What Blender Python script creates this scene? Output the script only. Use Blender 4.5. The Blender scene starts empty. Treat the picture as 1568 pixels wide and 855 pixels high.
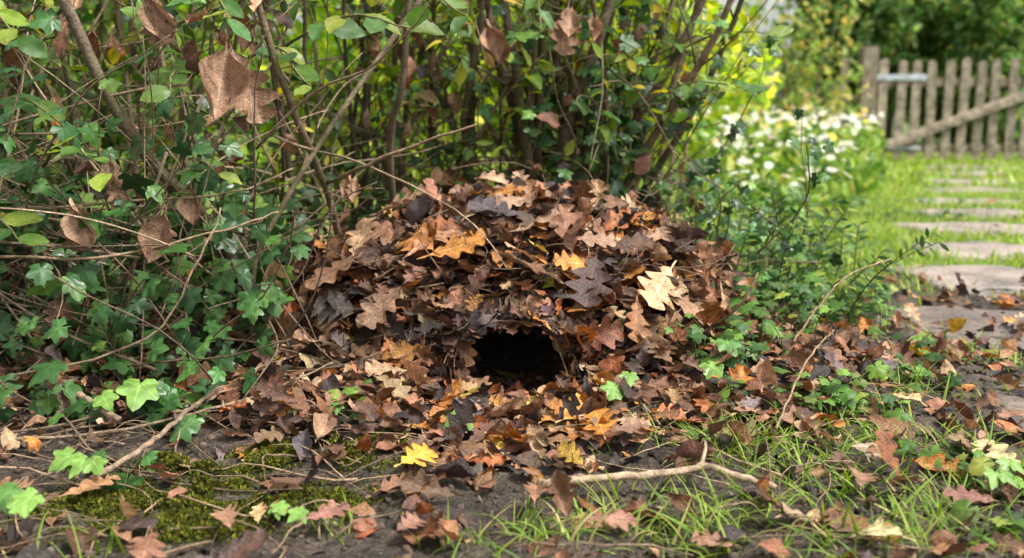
import bpy, math
import numpy as np
rng = np.random.default_rng(11)
scene = bpy.context.scene
U = rng.uniform
def nrm(a):
    return a/np.maximum(np.linalg.norm(a,axis=-1,keepdims=True),1e-9)
# ---------------------------------------------------------------- noise
def _h(ix,iy,seed):
    v=np.sin(ix*127.1+iy*311.7+seed*74.7)*43758.5453
    return v-np.floor(v)
def vnoise(x,y,seed=0):
    x=np.asarray(x,float); y=np.asarray(y,float)
    ix=np.floor(x); iy=np.floor(y); fx=x-ix; fy=y-iy
    fx=fx*fx*(3-2*fx); fy=fy*fy*(3-2*fy)
    a=_h(ix,iy,seed); b=_h(ix+1,iy,seed); c=_h(ix,iy+1,seed); d=_h(ix+1,iy+1,seed)
    return (a*(1-fx)+b*fx)*(1-fy)+(c*(1-fx)+d*fx)*fy
def fbm(x,y,o=4,seed=0):
    s=0; a=.5
    for i in range(o):
        s=s+a*vnoise(x*2**i,y*2**i,seed+i*3.3); a*=.5
    return s
# ---------------------------------------------------------------- mesh batch
class Batch:
    def __init__(s):
        s.v=[];s.l=[];s.z=[];s.uv=[];s.c=[];s.m=[];s.n=0
    def add(s,V,loops,sizes,uv,col,mat=0):
        N,n,_=V.shape
        s.v.append(V.reshape(-1,3))
        off=s.n+np.arange(N)[:,None]*n
        s.l.append((loops[None,:]+off).ravel())
        s.z.append(np.tile(sizes,N))
        s.uv.append(np.tile(uv[loops],(N,1)))
        s.c.append(np.repeat(col,n,axis=0))
        s.m.append(np.full(N*len(sizes),mat,np.int32))
        s.n+=N*n
    def build(s,name,mats,parent=None,smooth=True):
        v=np.concatenate(s.v); l=np.concatenate(s.l).astype(np.int32); z=np.concatenate(s.z)
        uv=np.concatenate(s.uv); c=np.concatenate(s.c); m=np.concatenate(s.m)
        me=bpy.data.meshes.new(name)
        me.vertices.add(len(v)); me.vertices.foreach_set('co',v.astype(np.float32).ravel())
        me.loops.add(len(l)); me.loops.foreach_set('vertex_index',l)
        st=np.concatenate([[0],np.cumsum(z)[:-1]]).astype(np.int32)
        me.polygons.add(len(z)); me.polygons.foreach_set('loop_start',st)
        me.polygons.foreach_set('material_index',m)
        me.polygons.foreach_set('use_smooth',np.full(len(z),smooth))
        u=me.uv_layers.new(name='UVMap'); u.data.foreach_set('uv',uv.astype(np.float32).ravel())
        me.update(calc_edges=True)
        a=me.color_attributes.new('Col','FLOAT_COLOR','POINT')
        a.data.foreach_set('color',c.astype(np.float32).ravel())
        ob=bpy.data.objects.new(name,me); scene.collection.objects.link(ob)
        for mt in mats: me.materials.append(mt)
        if parent: ob.parent=parent
        return ob
def empty(name):
    e=bpy.data.objects.new(name,None); scene.collection.objects.link(e); e.empty_display_size=.1
    return e
# ---------------------------------------------------------------- leaf templates
def strip_leaf(secs,wf,cols=5,bend=0.,fold=0.,curl=0.,twist=0.,rip=0.,fwd=0.,seed=0,pet=.15):
    r=np.random.default_rng(seed)
    s=np.linspace(0,1,secs); c=np.linspace(-1,1,cols)
    wl=wf(s,0.); wr=wf(s,.06)
    if pet>0:
        s=np.concatenate([[-pet,-pet*.5],s]); wl=np.concatenate([[.01,.01],np.maximum(wl,.01)]); wr=np.concatenate([[.01,.01],np.maximum(wr,.01)])
    S,C=np.meshgrid(s,c,indexing='ij')
    W=np.where(C<0,wl[:,None],wr[:,None])
    x=C*W; y=S+fwd*np.abs(x)
    ph=r.uniform(0,6,4)
    z=fold*np.abs(x)+curl*C*C*W+rip*(np.sin(x*16+ph[0]+S*7)*.5+np.sin(S*13+ph[1]+C*2)*.5)*(.3+np.abs(C))
    tw=twist*(S-.4)
    x2=x*np.cos(tw)-z*np.sin(tw); z2=x*np.sin(tw)+z*np.cos(tw)
    k=bend if abs(bend)>1e-3 else 1e-3
    yy=np.sin(k*y)/k - z2*np.sin(k*y); zz=(1-np.cos(k*y))/k + z2*np.cos(k*y)
    V=np.stack([x2,yy,zz],-1).reshape(-1,3)
    n=len(s); F=[]
    for i in range(n-1):
        for j in range(cols-1):
            a=i*cols+j; F.append((a,a+1,a+cols+1,a+cols))
    F=np.array(F)
    uv=np.stack([C*.5*(W/ max(W.max(),1e-6))+.5,np.clip(S,0,1)],-1).reshape(-1,2)
    return V,F.ravel(),np.full(len(F),4),uv
def oak_w(s,p):
    env=.31*np.sin(np.pi*np.clip(s,0,1)**1.3)**.6
    l=.5+.5*np.cos(2*np.pi*(3.9*s+.52+p))
    return env*(.40+.60*l**.65)
def oval_w(s,p): return .29*np.sin(np.pi*s**.85)**.85
def beech_w(s,p): return .26*np.sin(np.pi*s**.8)**.8*(1+.06*np.cos(s*55+p*9))
def lance_w(s,p): return .19*np.sin(np.pi*s**.8)**.9*(1+.07*np.cos(s*60))
def polar_leaf(lobes,r0,sharp,bend,seed,n=30,cup=.15):
    r=np.random.default_rng(seed)
    th=np.linspace(-math.pi*.93,math.pi*.93,n)
    R=np.full(n,r0)
    for (a,L,w) in lobes:
        R=np.maximum(R,r0+(L-r0)*np.maximum(0,1-np.abs((th-a)/w))**sharp)
    R=R*(1+r.uniform(-.05,.05,n))
    def ring(f):
        return np.stack([np.sin(th)*R*f,np.cos(th)*R*f],-1)
    P=np.concatenate([[[0,0]],ring(.5),ring(1.)])
    rad=np.linalg.norm(P,axis=1)
    ang=np.arctan2(P[:,0],P[:,1])
    z=-cup*rad**2*1.2+.07*np.cos(ang*5+.3)*rad+bend*P[:,0]*P[:,1]+.05*np.sin(P[:,0]*6+r.uniform(0,6))*rad
    V=np.concatenate([P,z[:,None]],1)
    pv=np.array([[-.012,-.0,0],[.012,0,0],[.012,-.5,-.25],[-.012,-.5,-.25]])
    L=[];Z=[]
    for i in range(n-1):
        L+= [0,1+i,2+i]; Z.append(3)
        L+= [1+i,1+n+i,2+n+i,2+i]; Z.append(4)
    b=len(V); L+=[b,b+1,b+2,b+3]; Z.append(4)
    V=np.concatenate([V,pv])
    uv=np.stack([np.concatenate([ang,[0]*4])/(2*math.pi)+.5,np.concatenate([rad,[0]*4])],-1)
    return V,np.array(L),np.array(Z),uv
R2=np.random.default_rng(3)
def rt(a,b): return R2.uniform(a,b)
OAK=[strip_leaf(22,oak_w,5,rt(-1.0,.9),rt(-.5,.5),rt(-.35,.7),rt(-.9,.9),rt(.02,.06),.35,i) for i in range(14)]
OAKHERO=[strip_leaf(40,oak_w,7,rt(-.8,.6),rt(-.2,.35),rt(-.2,.4),rt(-.5,.5),rt(.02,.045),.3,i+50,.22) for i in range(8)]
OVAL=[strip_leaf(9,oval_w,5,rt(-1.5,1.5),rt(-.7,.7),rt(-.7,.9),rt(-1.2,1.2),rt(.02,.07),.2,i+20) for i in range(14)]
CURLED=[strip_leaf(16,oak_w if i%2 else oval_w,7,rt(-1.8,1.8),rt(-.3,.3),rt(.8,1.6),rt(-1.8,1.8),.07,.3,i+90) for i in range(6)]
GREEN=[strip_leaf(9,beech_w,3,rt(-1.,.3),rt(.1,.5),0,rt(-.5,.5),.015,.15,i+30,.12) for i in range(8)]
HEROG=[strip_leaf(26,beech_w,5,rt(-.9,.1),rt(.1,.35),0,rt(-.4,.4),.02,.15,i+34,.12) for i in range(5)]
LANCE=[strip_leaf(8,lance_w,3,rt(-1.,.4),rt(.1,.5),0,rt(-.5,.5),.01,.15,i+37,.1) for i in range(5)]
FAR=[strip_leaf(3,lambda s,p:np.array([.06,.3,.03]),3,rt(-.8,.8),rt(-.3,.5),0,rt(-.5,.5),0,0,i,0) for i in range(4)]
IVY=[polar_leaf([(0,1.05,.7),(1.0,.8,.58),(-1.0,.8,.58),(2.05,.62,.55),(-2.05,.62,.55)],.42,.95,rt(-.3,.3),i,33,rt(.05,.35)) for i in range(7)]
HERB=[polar_leaf([(0,.95,.42),(.62,.72,.26),(-.62,.72,.26),(1.15,.9,.42),(-1.15,.9,.42),(2.2,.7,.45),(-2.2,.7,.45)],.42,.75,rt(-.25,.25),i+9,39,rt(.0,.4)) for i in range(6)]
ROUND=[polar_leaf([(0,.85,.9),(1.9,.75,.6),(-1.9,.75,.6)],.66,1,rt(-.3,.3),i,21,.3) for i in range(4)]
BLADE=[strip_leaf(6,lambda s,p:.030*(1-s**1.6)+.002,3,rt(.4,2.0),.6,0,rt(-1,1),0,0,i,0) for i in range(6)]
BLADEF=[strip_leaf(4,lambda s,p:.06*(1-s**1.6)+.002,3,rt(.3,1.6),.4,0,rt(-1,1),0,0,i,0) for i in range(5)]
def petalf():
    V=[[0,0,.06]];L=[];Z=[];k=9
    for i in range(k):
        a=2*math.pi*i/k; w=.27
        b=len(V)
        V+=[[.2*math.cos(a-w),.2*math.sin(a-w),.03],[math.cos(a-w*.8),math.sin(a-w*.8),.1],[1.1*math.cos(a),1.1*math.sin(a),.08],[math.cos(a+w*.8),math.sin(a+w*.8),.1],[.2*math.cos(a+w),.2*math.sin(a+w),.03]]
        L+=[b,b+1,b+2,b+3,b+4]; Z.append(5)
    V=np.array(V,float)
    return V,np.array(L),np.array(Z),V[:,:2]*.4+.5
def buttonf():
    V=[[0,0,.35]];L=[];Z=[]
    for i in range(8):
        a=2*math.pi*i/8; V.append([.8*math.cos(a),.8*math.sin(a),.25]); 
    for i in range(8):
        a=2*math.pi*i/8; V.append([1*math.cos(a),1*math.sin(a),0])
    for i in range(8):
        j=(i+1)%8; L+=[0,1+i,1+j]; Z.append(3); L+=[1+i,9+i,9+j,1+j]; Z.append(4)
    V=np.array(V,float); return V,np.array(L),np.array(Z),V[:,:2]*.4+.5
PETAL=[petalf()]; BUTTON=[buttonf()]
def place(b,temps,P,D,N,S,C,mat=0,W=None):
    P=np.atleast_2d(P).astype(float); n=len(P)
    if n==0: return
    D=nrm(np.broadcast_to(np.asarray(D,float),(n,3)).copy()); N=np.broadcast_to(np.asarray(N,float),(n,3))
    X=nrm(np.cross(D,N)+1e-6); Z=np.cross(X,D)
    R=np.stack([X,D,Z],-1)
    S=np.broadcast_to(np.asarray(S,float),(n,)); C=np.asarray(C,float)
    if C.ndim==1: C=np.broadcast_to(C,(n,C.shape[0]))
    if C.shape[1]==3: C=np.concatenate([C,U(0,1,(n,1))],1)
    if W is None: W=U(.8,1.2,n)
    W=np.broadcast_to(W,(n,))
    t=rng.integers(0,len(temps),n)
    for k in range(len(temps)):
        i=np.where(t==k)[0]
        if len(i)==0: continue
        V,L,Zs,uv=temps[k]
        v=V[None]*S[i][:,None,None]; v=v*np.stack([W[i],np.ones(len(i)),np.ones(len(i))],-1)[:,None,:]
        w=np.einsum('nij,nkj->nki',R[i],v)+P[i][:,None,:]
        b.add(w,L,Zs,uv,C[i],mat)
def tube(b,pts,rad,col,mat=0,sides=6):
    pts=np.asarray(pts,float); k=len(pts); rad=np.broadcast_to(np.asarray(rad,float),(k,))
    t=nrm(np.gradient(pts,axis=0)); m=nrm(t.mean(0))
    ref=np.array([1.,0,0]) if abs(m[0])<.7 else np.array([0,0,1.])
    n1=nrm(np.cross(t,ref)); n2=np.cross(t,n1)
    a=np.arange(sides)*2*math.pi/sides
    V=pts[:,None,:]+rad[:,None,None]*(np.cos(a)[None,:,None]*n1[:,None,:]+np.sin(a)[None,:,None]*n2[:,None,:])
    F=[]
    for i in range(k-1):
        for j in range(sides):
            j2=(j+1)%sides; F.append((i*sides+j,i*sides+j2,(i+1)*sides+j2,(i+1)*sides+j))
    F=np.array(F); L=F.ravel(); Z=np.full(len(F),4)
    L=np.concatenate([L,np.arange(sides)[::-1],(k-1)*sides+np.arange(sides)]); Z=np.concatenate([Z,[sides,sides]])
    uv=np.stack([np.tile(a/6.28,k),np.repeat(np.linspace(0,1,k),sides)],-1)
    c=np.array(list(col)+[U()])[None]
    b.add(V.reshape(1,-1,3),L,Z,uv,c,mat)
def smoothpts(ctrl,n,jit=0.):
    c=np.asarray(ctrl,float)
    tt=np.linspace(0,len(c)-1,n)
    out=np.zeros((n,3))
    for q,t in enumerate(tt):
        i=min(int(t),len(c)-2); f=t-i
        p0=c[max(i-1,0)];p1=c[i];p2=c[i+1];p3=c[min(i+2,len(c)-1)]
        out[q]=.5*((2*p1)+(-p0+p2)*f+(2*p0-5*p1+4*p2-p3)*f*f+(-p0+3*p1-3*p2+p3)*f**3)
    if jit: out+=rng.normal(0,jit,out.shape)
    return out
def grow(base,d,length,k=10,wob=.12,grav=0.):
    p=np.array(base,float); d=nrm(np.array(d,float)); o=[p.copy()]; st=length/(k-1)
    cur=rng.normal(0,wob,3)
    for i in range(k-1):
        cur=cur*.6+rng.normal(0,wob,3)*.6
        d=nrm(d+cur+np.array([0,0,grav])); p=p+d*st; o.append(p.copy())
    return np.array(o)
def pick(pal,w,n,var=.18):
    pal=np.array(pal,float); w=np.array(w,float)
    c=pal[rng.choice(len(pal),n,p=w/w.sum())]
    c=c*(1+rng.normal(0,var,(n,1)))*(1+rng.normal(0,.05,(n,3)))
    return np.clip(c,.004,.9)
# ---------------------------------------------------------------- materials
def newmat(name):
    m=bpy.data.materials.new(name); m.use_nodes=True; nt=m.node_tree; nt.nodes.clear()
    return m,nt
def N(nt,t,**k):
    n=nt.nodes.new(t)
    for a,b in k.items(): setattr(n,a,b)
    return n
def math_(nt,op,a,b=None,c=None):
    n=N(nt,'ShaderNodeMath',operation=op)
    for i,v in enumerate((a,b,c)):
        if v is None: continue
        if isinstance(v,(int,float)): n.inputs[i].default_value=v
        else: nt.links.new(v,n.inputs[i])
    return n.outputs[0]
def ramp(nt,fac,stops):
    r=N(nt,'ShaderNodeValToRGB'); e=r.color_ramp.elements
    while len(e)<len(stops): e.new(.5)
    for i,(p,c) in enumerate(stops):
        e[i].position=p; e[i].color=(c[0],c[1],c[2],1) if not isinstance(c,(int,float)) else (c,c,c,1)
    nt.links.new(fac,r.inputs[0]); return r.outputs[0]
def mixc(nt,mode,fac,a,b):
    n=N(nt,'ShaderNodeMix',data_type='RGBA',blend_type=mode)
    for v,i in ((fac,0),(a,6),(b,7)):
        if isinstance(v,(int,float)): n.inputs[i].default_value=v
        elif isinstance(v,tuple): n.inputs[i].default_value=(v[0],v[1],v[2],1)
        else: nt.links.new(v,n.inputs[i])
    return n.outputs[2]
def leafmat(name,transl=.3,rough=.5,spec=.4,vein=.25,nveins=8,mott=.5,bump=.3,spots=0.,simple=False,polar=False,tv=1.5):
    m,nt=newmat(name); lk=nt.links.new
    at=N(nt,'ShaderNodeAttribute',attribute_name='Col')
    p=N(nt,'ShaderNodeBsdfPrincipled'); p.inputs['Specular IOR Level'].default_value=spec; p.inputs['Roughness'].default_value=rough
    if simple: c=at.outputs[0]
    else:
        tc=N(nt,'ShaderNodeTexCoord')
        nz=N(nt,'ShaderNodeTexNoise'); nz.inputs['Scale'].default_value=60; nz.inputs['Detail'].default_value=3
        lk(tc.outputs['Object'],nz.inputs['Vector'])
        uv=N(nt,'ShaderNodeSeparateXYZ'); lk(tc.outputs['UV'],uv.inputs[0])
        if polar:
            ang=math_(nt,'ABSOLUTE',math_(nt,'MULTIPLY',math_(nt,'SUBTRACT',uv.outputs[0],.5),6.283))
            vn=None
            for a0 in (0.,1.,2.05):
                d=math_(nt,'MULTIPLY',math_(nt,'ABSOLUTE',math_(nt,'SUBTRACT',ang,a0)),math_(nt,'ADD',uv.outputs[1],.05))
                l=math_(nt,'LESS_THAN',d,.022)
                vn=l if vn is None else math_(nt,'MAXIMUM',vn,l)
        else:
            au=math_(nt,'ABSOLUTE',math_(nt,'SUBTRACT',uv.outputs[0],.5))
            mid=math_(nt,'LESS_THAN',au,.022)
            ph=math_(nt,'SUBTRACT',math_(nt,'MULTIPLY',uv.outputs[1],float(nveins)),math_(nt,'MULTIPLY',au,float(nveins)*.7))
            sv=math_(nt,'GREATER_THAN',math_(nt,'SINE',math_(nt,'MULTIPLY',ph,6.283)),.93)
            vn=math_(nt,'MAXIMUM',mid,math_(nt,'MULTIPLY',sv,.6))
        c=mixc(nt,'MULTIPLY',1.,at.outputs[0],ramp(nt,nz.outputs[0],[(.3,1-mott),(.7,1+mott*.5)]))
        if bump>0:
            nz2=N(nt,'ShaderNodeTexNoise'); nz2.inputs['Scale'].default_value=260; nz2.inputs['Detail'].default_value=2
            lk(tc.outputs['Object'],nz2.inputs['Vector'])
            c=mixc(nt,'MULTIPLY',1.,c,ramp(nt,nz2.outputs[0],[(.3,.7),(.7,1.2)]))
            bm=N(nt,'ShaderNodeBump'); bm.inputs['Strength'].default_value=bump; bm.inputs['Distance'].default_value=.004
            lk(math_(nt,'ADD',nz2.outputs[0],math_(nt,'MULTIPLY',vn,-.8)),bm.inputs['Height']); lk(bm.outputs[0],p.inputs['Normal'])
        hv=N(nt,'ShaderNodeHueSaturation'); hv.inputs['Value'].default_value=1.8; hv.inputs['Saturation'].default_value=.85
        lk(c,hv.inputs['Color'])
        c=mixc(nt,'MIX',math_(nt,'MULTIPLY',vn,vein),c,hv.outputs[0])
        if spots>0:
            sp=ramp(nt,nz.outputs[0],[(.60,0.),(.66,1.)])
            c=mixc(nt,'MIX',math_(nt,'MULTIPLY',sp,spots),c,(.12,.065,.02))
        rr=ramp(nt,nz.outputs[0],[(.3,rough-.12),(.7,rough+.15)]); lk(rr,p.inputs['Roughness'])
    lk(c,p.inputs['Base Color'])
    tr=N(nt,'ShaderNodeBsdfTranslucent'); hs=N(nt,'ShaderNodeHueSaturation'); hs.inputs['Saturation'].default_value=1.15; hs.inputs['Value'].default_value=tv; lk(c,hs.inputs['Color']); lk(hs.outputs[0],tr.inputs[0])
    mx=N(nt,'ShaderNodeMixShader'); mx.inputs[0].default_value=transl; lk(p.outputs[0],mx.inputs[1]); lk(tr.outputs[0],mx.inputs[2])
    o=N(nt,'ShaderNodeOutputMaterial'); lk(mx.outputs[0],o.inputs[0])
    return m
def barkmat(name,rough=.8,sc=60,bump=.5,moss=0.):
    m,nt=newmat(name); lk=nt.links.new
    at=N(nt,'ShaderNodeAttribute',attribute_name='Col'); tc=N(nt,'ShaderNodeTexCoord')
    nz=N(nt,'ShaderNodeTexNoise'); nz.inputs['Scale'].default_value=sc; nz.inputs['Detail'].default_value=3; lk(tc.outputs['Object'],nz.inputs['Vector'])
    n2=N(nt,'ShaderNodeTexNoise'); n2.inputs['Scale'].default_value=sc*5; n2.inputs['Detail'].default_value=2; lk(tc.outputs['Object'],n2.inputs['Vector'])
    c=mixc(nt,'MULTIPLY',1.,at.outputs[0],ramp(nt,nz.outputs[0],[(.3,.5),(.7,1.4)]))
    c=mixc(nt,'MULTIPLY',1.,c,ramp(nt,n2.outputs[0],[(.35,.65),(.65,1.2)]))
    if moss>0:
        n3=N(nt,'ShaderNodeTexNoise'); n3.inputs['Scale'].default_value=9; n3.inputs['Detail'].default_value=3; lk(tc.outputs['Object'],n3.inputs['Vector'])
        c=mixc(nt,'MIX',math_(nt,'MULTIPLY',ramp(nt,n3.outputs[0],[(.5,0.),(.62,1.)]),moss),c,(.09,.10,.03))
    p=N(nt,'ShaderNodeBsdfPrincipled'); lk(c,p.inputs['Base Color']); p.inputs['Roughness'].default_value=rough; p.inputs['Specular IOR Level'].default_value=.3
    bm=N(nt,'ShaderNodeBump'); bm.inputs['Strength'].default_value=bump; bm.inputs['Distance'].default_value=.003
    lk(n2.outputs[0],bm.inputs['Height']); lk(bm.outputs[0],p.inputs['Normal'])
    o=N(nt,'ShaderNodeOutputMaterial'); lk(p.outputs[0],o.inputs[0]); return m
M_dead=leafmat('dead_leaf',.12,.52,.32,.4,8,.5,.55)
M_green=leafmat('green_leaf',.42,.45,.35,.3,8,.3,0,spots=.5,tv=1.8)
M_ivy=leafmat('ivy_leaf',.12,.40,.38,.5,4,.35,0,polar=True)
M_herb=leafmat('herb_leaf',.32,.48,.3,.3,5,.3,0,polar=True)
M_grass=leafmat('grass_blade',.35,.48,.3,simple=True)
M_moss=leafmat('moss_leaf',.2,.8,.1,simple=True)
M_far=leafmat('far_leaf',.5,.5,.3,simple=True,tv=2.)
M_bark=barkmat('bark',.8,50,.6,.5)
M_twig=barkmat('twig_bark',.75,90,.5)
M_wood=barkmat('weathered_wood',.8,14,.5,.25)
M_metal=barkmat('galvanised_metal',.45,20,.1)
M_petal=leafmat('petal',.25,.6,.2,simple=True)
# ---------------------------------------------------------------- terrain
HX,HZ,HW,HHt=.005,.055,.092,.075
def sst(a,b,x):
    t=np.clip((x-a)/(b-a),0,1); return t*t*(3-2*t)
def H(x,y):
    x=np.asarray(x,float); y=np.asarray(y,float)
    near=np.exp(-((x/3.5)**2+((y-2)/3.5)**2))
    h=(fbm(x*5,y*5,4,1)-.47)*.05*near+(fbm(x*22,y*22,3,5)-.44)*.024*near
    h=h+.08*np.exp(-((x/.68)**2+((y-2.12)/.60)**2)**1.6)*(1-np.exp(-((x-HX)/.15)**2)*sst(2.15,1.9,y))
    h=h+.07*sst(-.35,-1.1,x)*sst(1.4,2.0,y)
    h=h-.015*sst(.7,1.1,x)*near
    return h
def grassmask(x,y):
    e=x-(.72+.12*np.sin(y*2.1)); 
    g=sst(0,.35,e+.25*(fbm(x*3,y*3,3,8)-.45))*sst(2.4,3.1,y+.6*(fbm(x*2.5,y*2.5,3,9)-.45))
    g=np.maximum(g,sst(3.2,3.8,y))
    return g
MOSS=[(-.42,1.23,.13,.06),(-.32,1.37,.12,.04),(-.50,1.19,.08,.05),(-.45,1.34,.07,.025),(-.26,1.22,.05,.03),(-.19,1.40,.05,.02),(-.40,1.13,.06,.03)]
def mossmask(x,y):
    m=0
    for a,b,c,d in MOSS: m=np.maximum(m,np.exp(-(((x-a)/c)**2+((y-b)/d)**2)))
    return np.clip(m*2.4*(4.2*(fbm(x*22,y*22,3,2)-.32)) ,0,1)
slabs=[(1.12,2.30,.30,.22,.1),(1.42,2.96,.22,.20,.2),(1.68,3.60,.24,.16,.3),(1.95,4.22,.27,.14,.1),(2.26,4.85,.28,.15,.2),(2.50,5.5,.29,.14,.1),(2.88,6.25,.32,.17,.2),(3.2,7.0,.32,.18,.1),(3.6,7.9,.34,.19,.2),(4.0,8.8,.36,.2,.1),(1.05,1.62,.25,.2,.3)]
def onslab(x,y):
    o=np.zeros(np.shape(x),bool)
    for a,c,d,e,_ in slabs: o|=(((x-a)/(d*1.0))**2+((y-c)/(e*1.0))**2)<(.6+.6*vnoise(x*14,y*14,4))
    return o
nx,ny=320,440
sx=np.linspace(-1,1,nx); sy=np.linspace(-1,1,ny)
gx=np.sinh(sx*6.2)/math.sinh(6.2)*80+.1; 
gy=1.5+np.sinh(sy*6.6)/math.sinh(6.6)*90
GX,GY=np.meshgrid(gx,gy,indexing='ij')
V=np.stack([GX,GY,H(GX,GY)],-1).reshape(-1,3)
i=np.arange(nx-1)[:,None]*ny+np.arange(ny-1)[None,:]; i=i.ravel()
F=np.stack([i,i+ny,i+ny+1,i+1],-1)
b=Batch()
cols=np.stack([grassmask(GX,GY),mossmask(GX,GY),sst(.5,.85,GX)*sst(3.,2.4,GY),np.ones_like(GX)],-1).reshape(-1,4)
b.v.append(V);b.l.append(F.ravel());b.z.append(np.full(len(F),4));b.uv.append(V[F.ravel(),:2]);b.c.append(cols);b.m.append(np.zeros(len(F),np.int32));b.n=len(V)
m,nt=newmat('soil'); lk=nt.links.new
at=N(nt,'ShaderNodeAttribute',attribute_name='Col'); sp=N(nt,'ShaderNodeSeparateColor'); lk(at.outputs[0],sp.inputs[0])
tc=N(nt,'ShaderNodeTexCoord')
def nz(s,d=6):
    n=N(nt,'ShaderNodeTexNoise'); n.inputs['Scale'].default_value=s; n.inputs['Detail'].default_value=d; lk(tc.outputs['Object'],n.inputs['Vector']); return n.outputs[0]
n1,n2,n3=nz(7,4),nz(45,5),nz(180,3)
c=ramp(nt,n1,[(.3,(.034,.024,.016)),(.55,(.075,.053,.037)),(.75,(.13,.098,.07))])
c=mixc(nt,'MULTIPLY',1.,c,ramp(nt,n2,[(.3,.4),(.7,1.5)])); c=mixc(nt,'MULTIPLY',1.,c,ramp(nt,n3,[(.3,.55),(.7,1.35)]))
gcol=ramp(nt,n2,[(.3,(.05,.09,.015)),(.7,(.16,.22,.04))])
mcol=ramp(nt,n3,[(.3,(.025,.035,.008)),(.7,(.10,.115,.02))])
c=mixc(nt,'MIX',sp.outputs[0],c,gcol); c=mixc(nt,'MIX',sp.outputs[1],c,mcol)
p=N(nt,'ShaderNodeBsdfPrincipled'); lk(c,p.inputs['Base Color'])
rg=math_(nt,'SUBTRACT',.85,math_(nt,'MULTIPLY',math_(nt,'ADD',math_(nt,'MULTIPLY',sp.outputs[2],.7),.3),math_(nt,'MULTIPLY',ramp(nt,n1,[(.4,1.),(.6,.2)]),.45))); lk(rg,p.inputs['Roughness'])
bm=N(nt,'ShaderNodeBump'); bm.inputs['Strength'].default_value=1.; bm.inputs['Distance'].default_value=.016
lk(math_(nt,'ADD',n2,math_(nt,'MULTIPLY',n3,.5)),bm.inputs['Height']); lk(bm.outputs[0],p.inputs['Normal'])
o=N(nt,'ShaderNodeOutputMaterial'); lk(p.outputs[0],o.inputs[0])
b.build('ground',[m])
# ---------------------------------------------------------------- palettes
DP=[(.22,.105,.055),(.34,.175,.098),(.125,.066,.042),(.058,.040,.033),(.46,.18,.042),(.50,.31,.175),(.52,.34,.06),(.145,.11,.10),(.36,.125,.045)]
# ---------------------------------------------------------------- nest
NX,NY,NZ=.0,2.1,.0; RX,RY,RH=.49,.43,.297
def dome(phi,a,off=0.):
    x=NX+RX*np.sin(a)*np.cos(phi); y=NY+RY*np.sin(a)*np.sin(phi); z=NZ+RH*np.cos(a)
    n=nrm(np.stack([(x-NX)/RX**2,(y-NY)/RY**2,(z-NZ)/RH**2],-1))
    l=.075*(fbm(x*6+y*3,z*7,3,4)-.42)
    P=np.stack([x,y,z],-1)+n*(l+off)[...,None]
    return P,n
def inhole(P,k=1.):
    th=np.arctan2(P[...,2]-HZ,P[...,0]-HX); w=1+.10*np.sin(th*3+.6)+.06*np.sin(th*7+2)
    return (P[...,1]<NY-.1)&((((P[...,0]-HX)/(HW*k))**2+((P[...,2]-HZ)/(HHt*k))**2)<w)
nest=empty('leaf_nest')
b=Batch()
nphi,na=140,60
ph,aa=np.meshgrid(np.linspace(0,2*math.pi,nphi+1)[:-1],np.linspace(.01,math.pi/2+.12,na),indexing='ij')
P,n=dome(ph,aa,-.03+0*ph); P=P.reshape(-1,3)
i=np.arange(nphi)[:,None]*na+np.arange(na-1)[None,:]; i2=((np.arange(nphi)+1)%nphi)[:,None]*na+np.arange(na-1)[None,:]
F=np.stack([i.ravel(),i2.ravel(),i2.ravel()+1,i.ravel()+1],-1)
ctr=P[F].mean(1); F=F[~inhole(ctr,1.15)]
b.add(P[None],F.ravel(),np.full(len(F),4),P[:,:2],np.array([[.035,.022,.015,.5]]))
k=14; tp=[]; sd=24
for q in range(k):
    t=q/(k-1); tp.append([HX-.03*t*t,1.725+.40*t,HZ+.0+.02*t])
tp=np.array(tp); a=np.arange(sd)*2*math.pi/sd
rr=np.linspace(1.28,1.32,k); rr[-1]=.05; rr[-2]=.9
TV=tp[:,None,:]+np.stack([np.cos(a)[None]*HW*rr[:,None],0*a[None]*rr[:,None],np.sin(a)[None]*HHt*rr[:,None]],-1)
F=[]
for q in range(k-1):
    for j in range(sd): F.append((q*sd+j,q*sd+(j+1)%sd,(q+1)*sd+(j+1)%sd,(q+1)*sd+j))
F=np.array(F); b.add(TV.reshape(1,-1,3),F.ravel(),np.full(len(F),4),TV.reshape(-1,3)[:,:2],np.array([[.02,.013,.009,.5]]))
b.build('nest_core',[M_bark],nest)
b=Batch()
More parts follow.
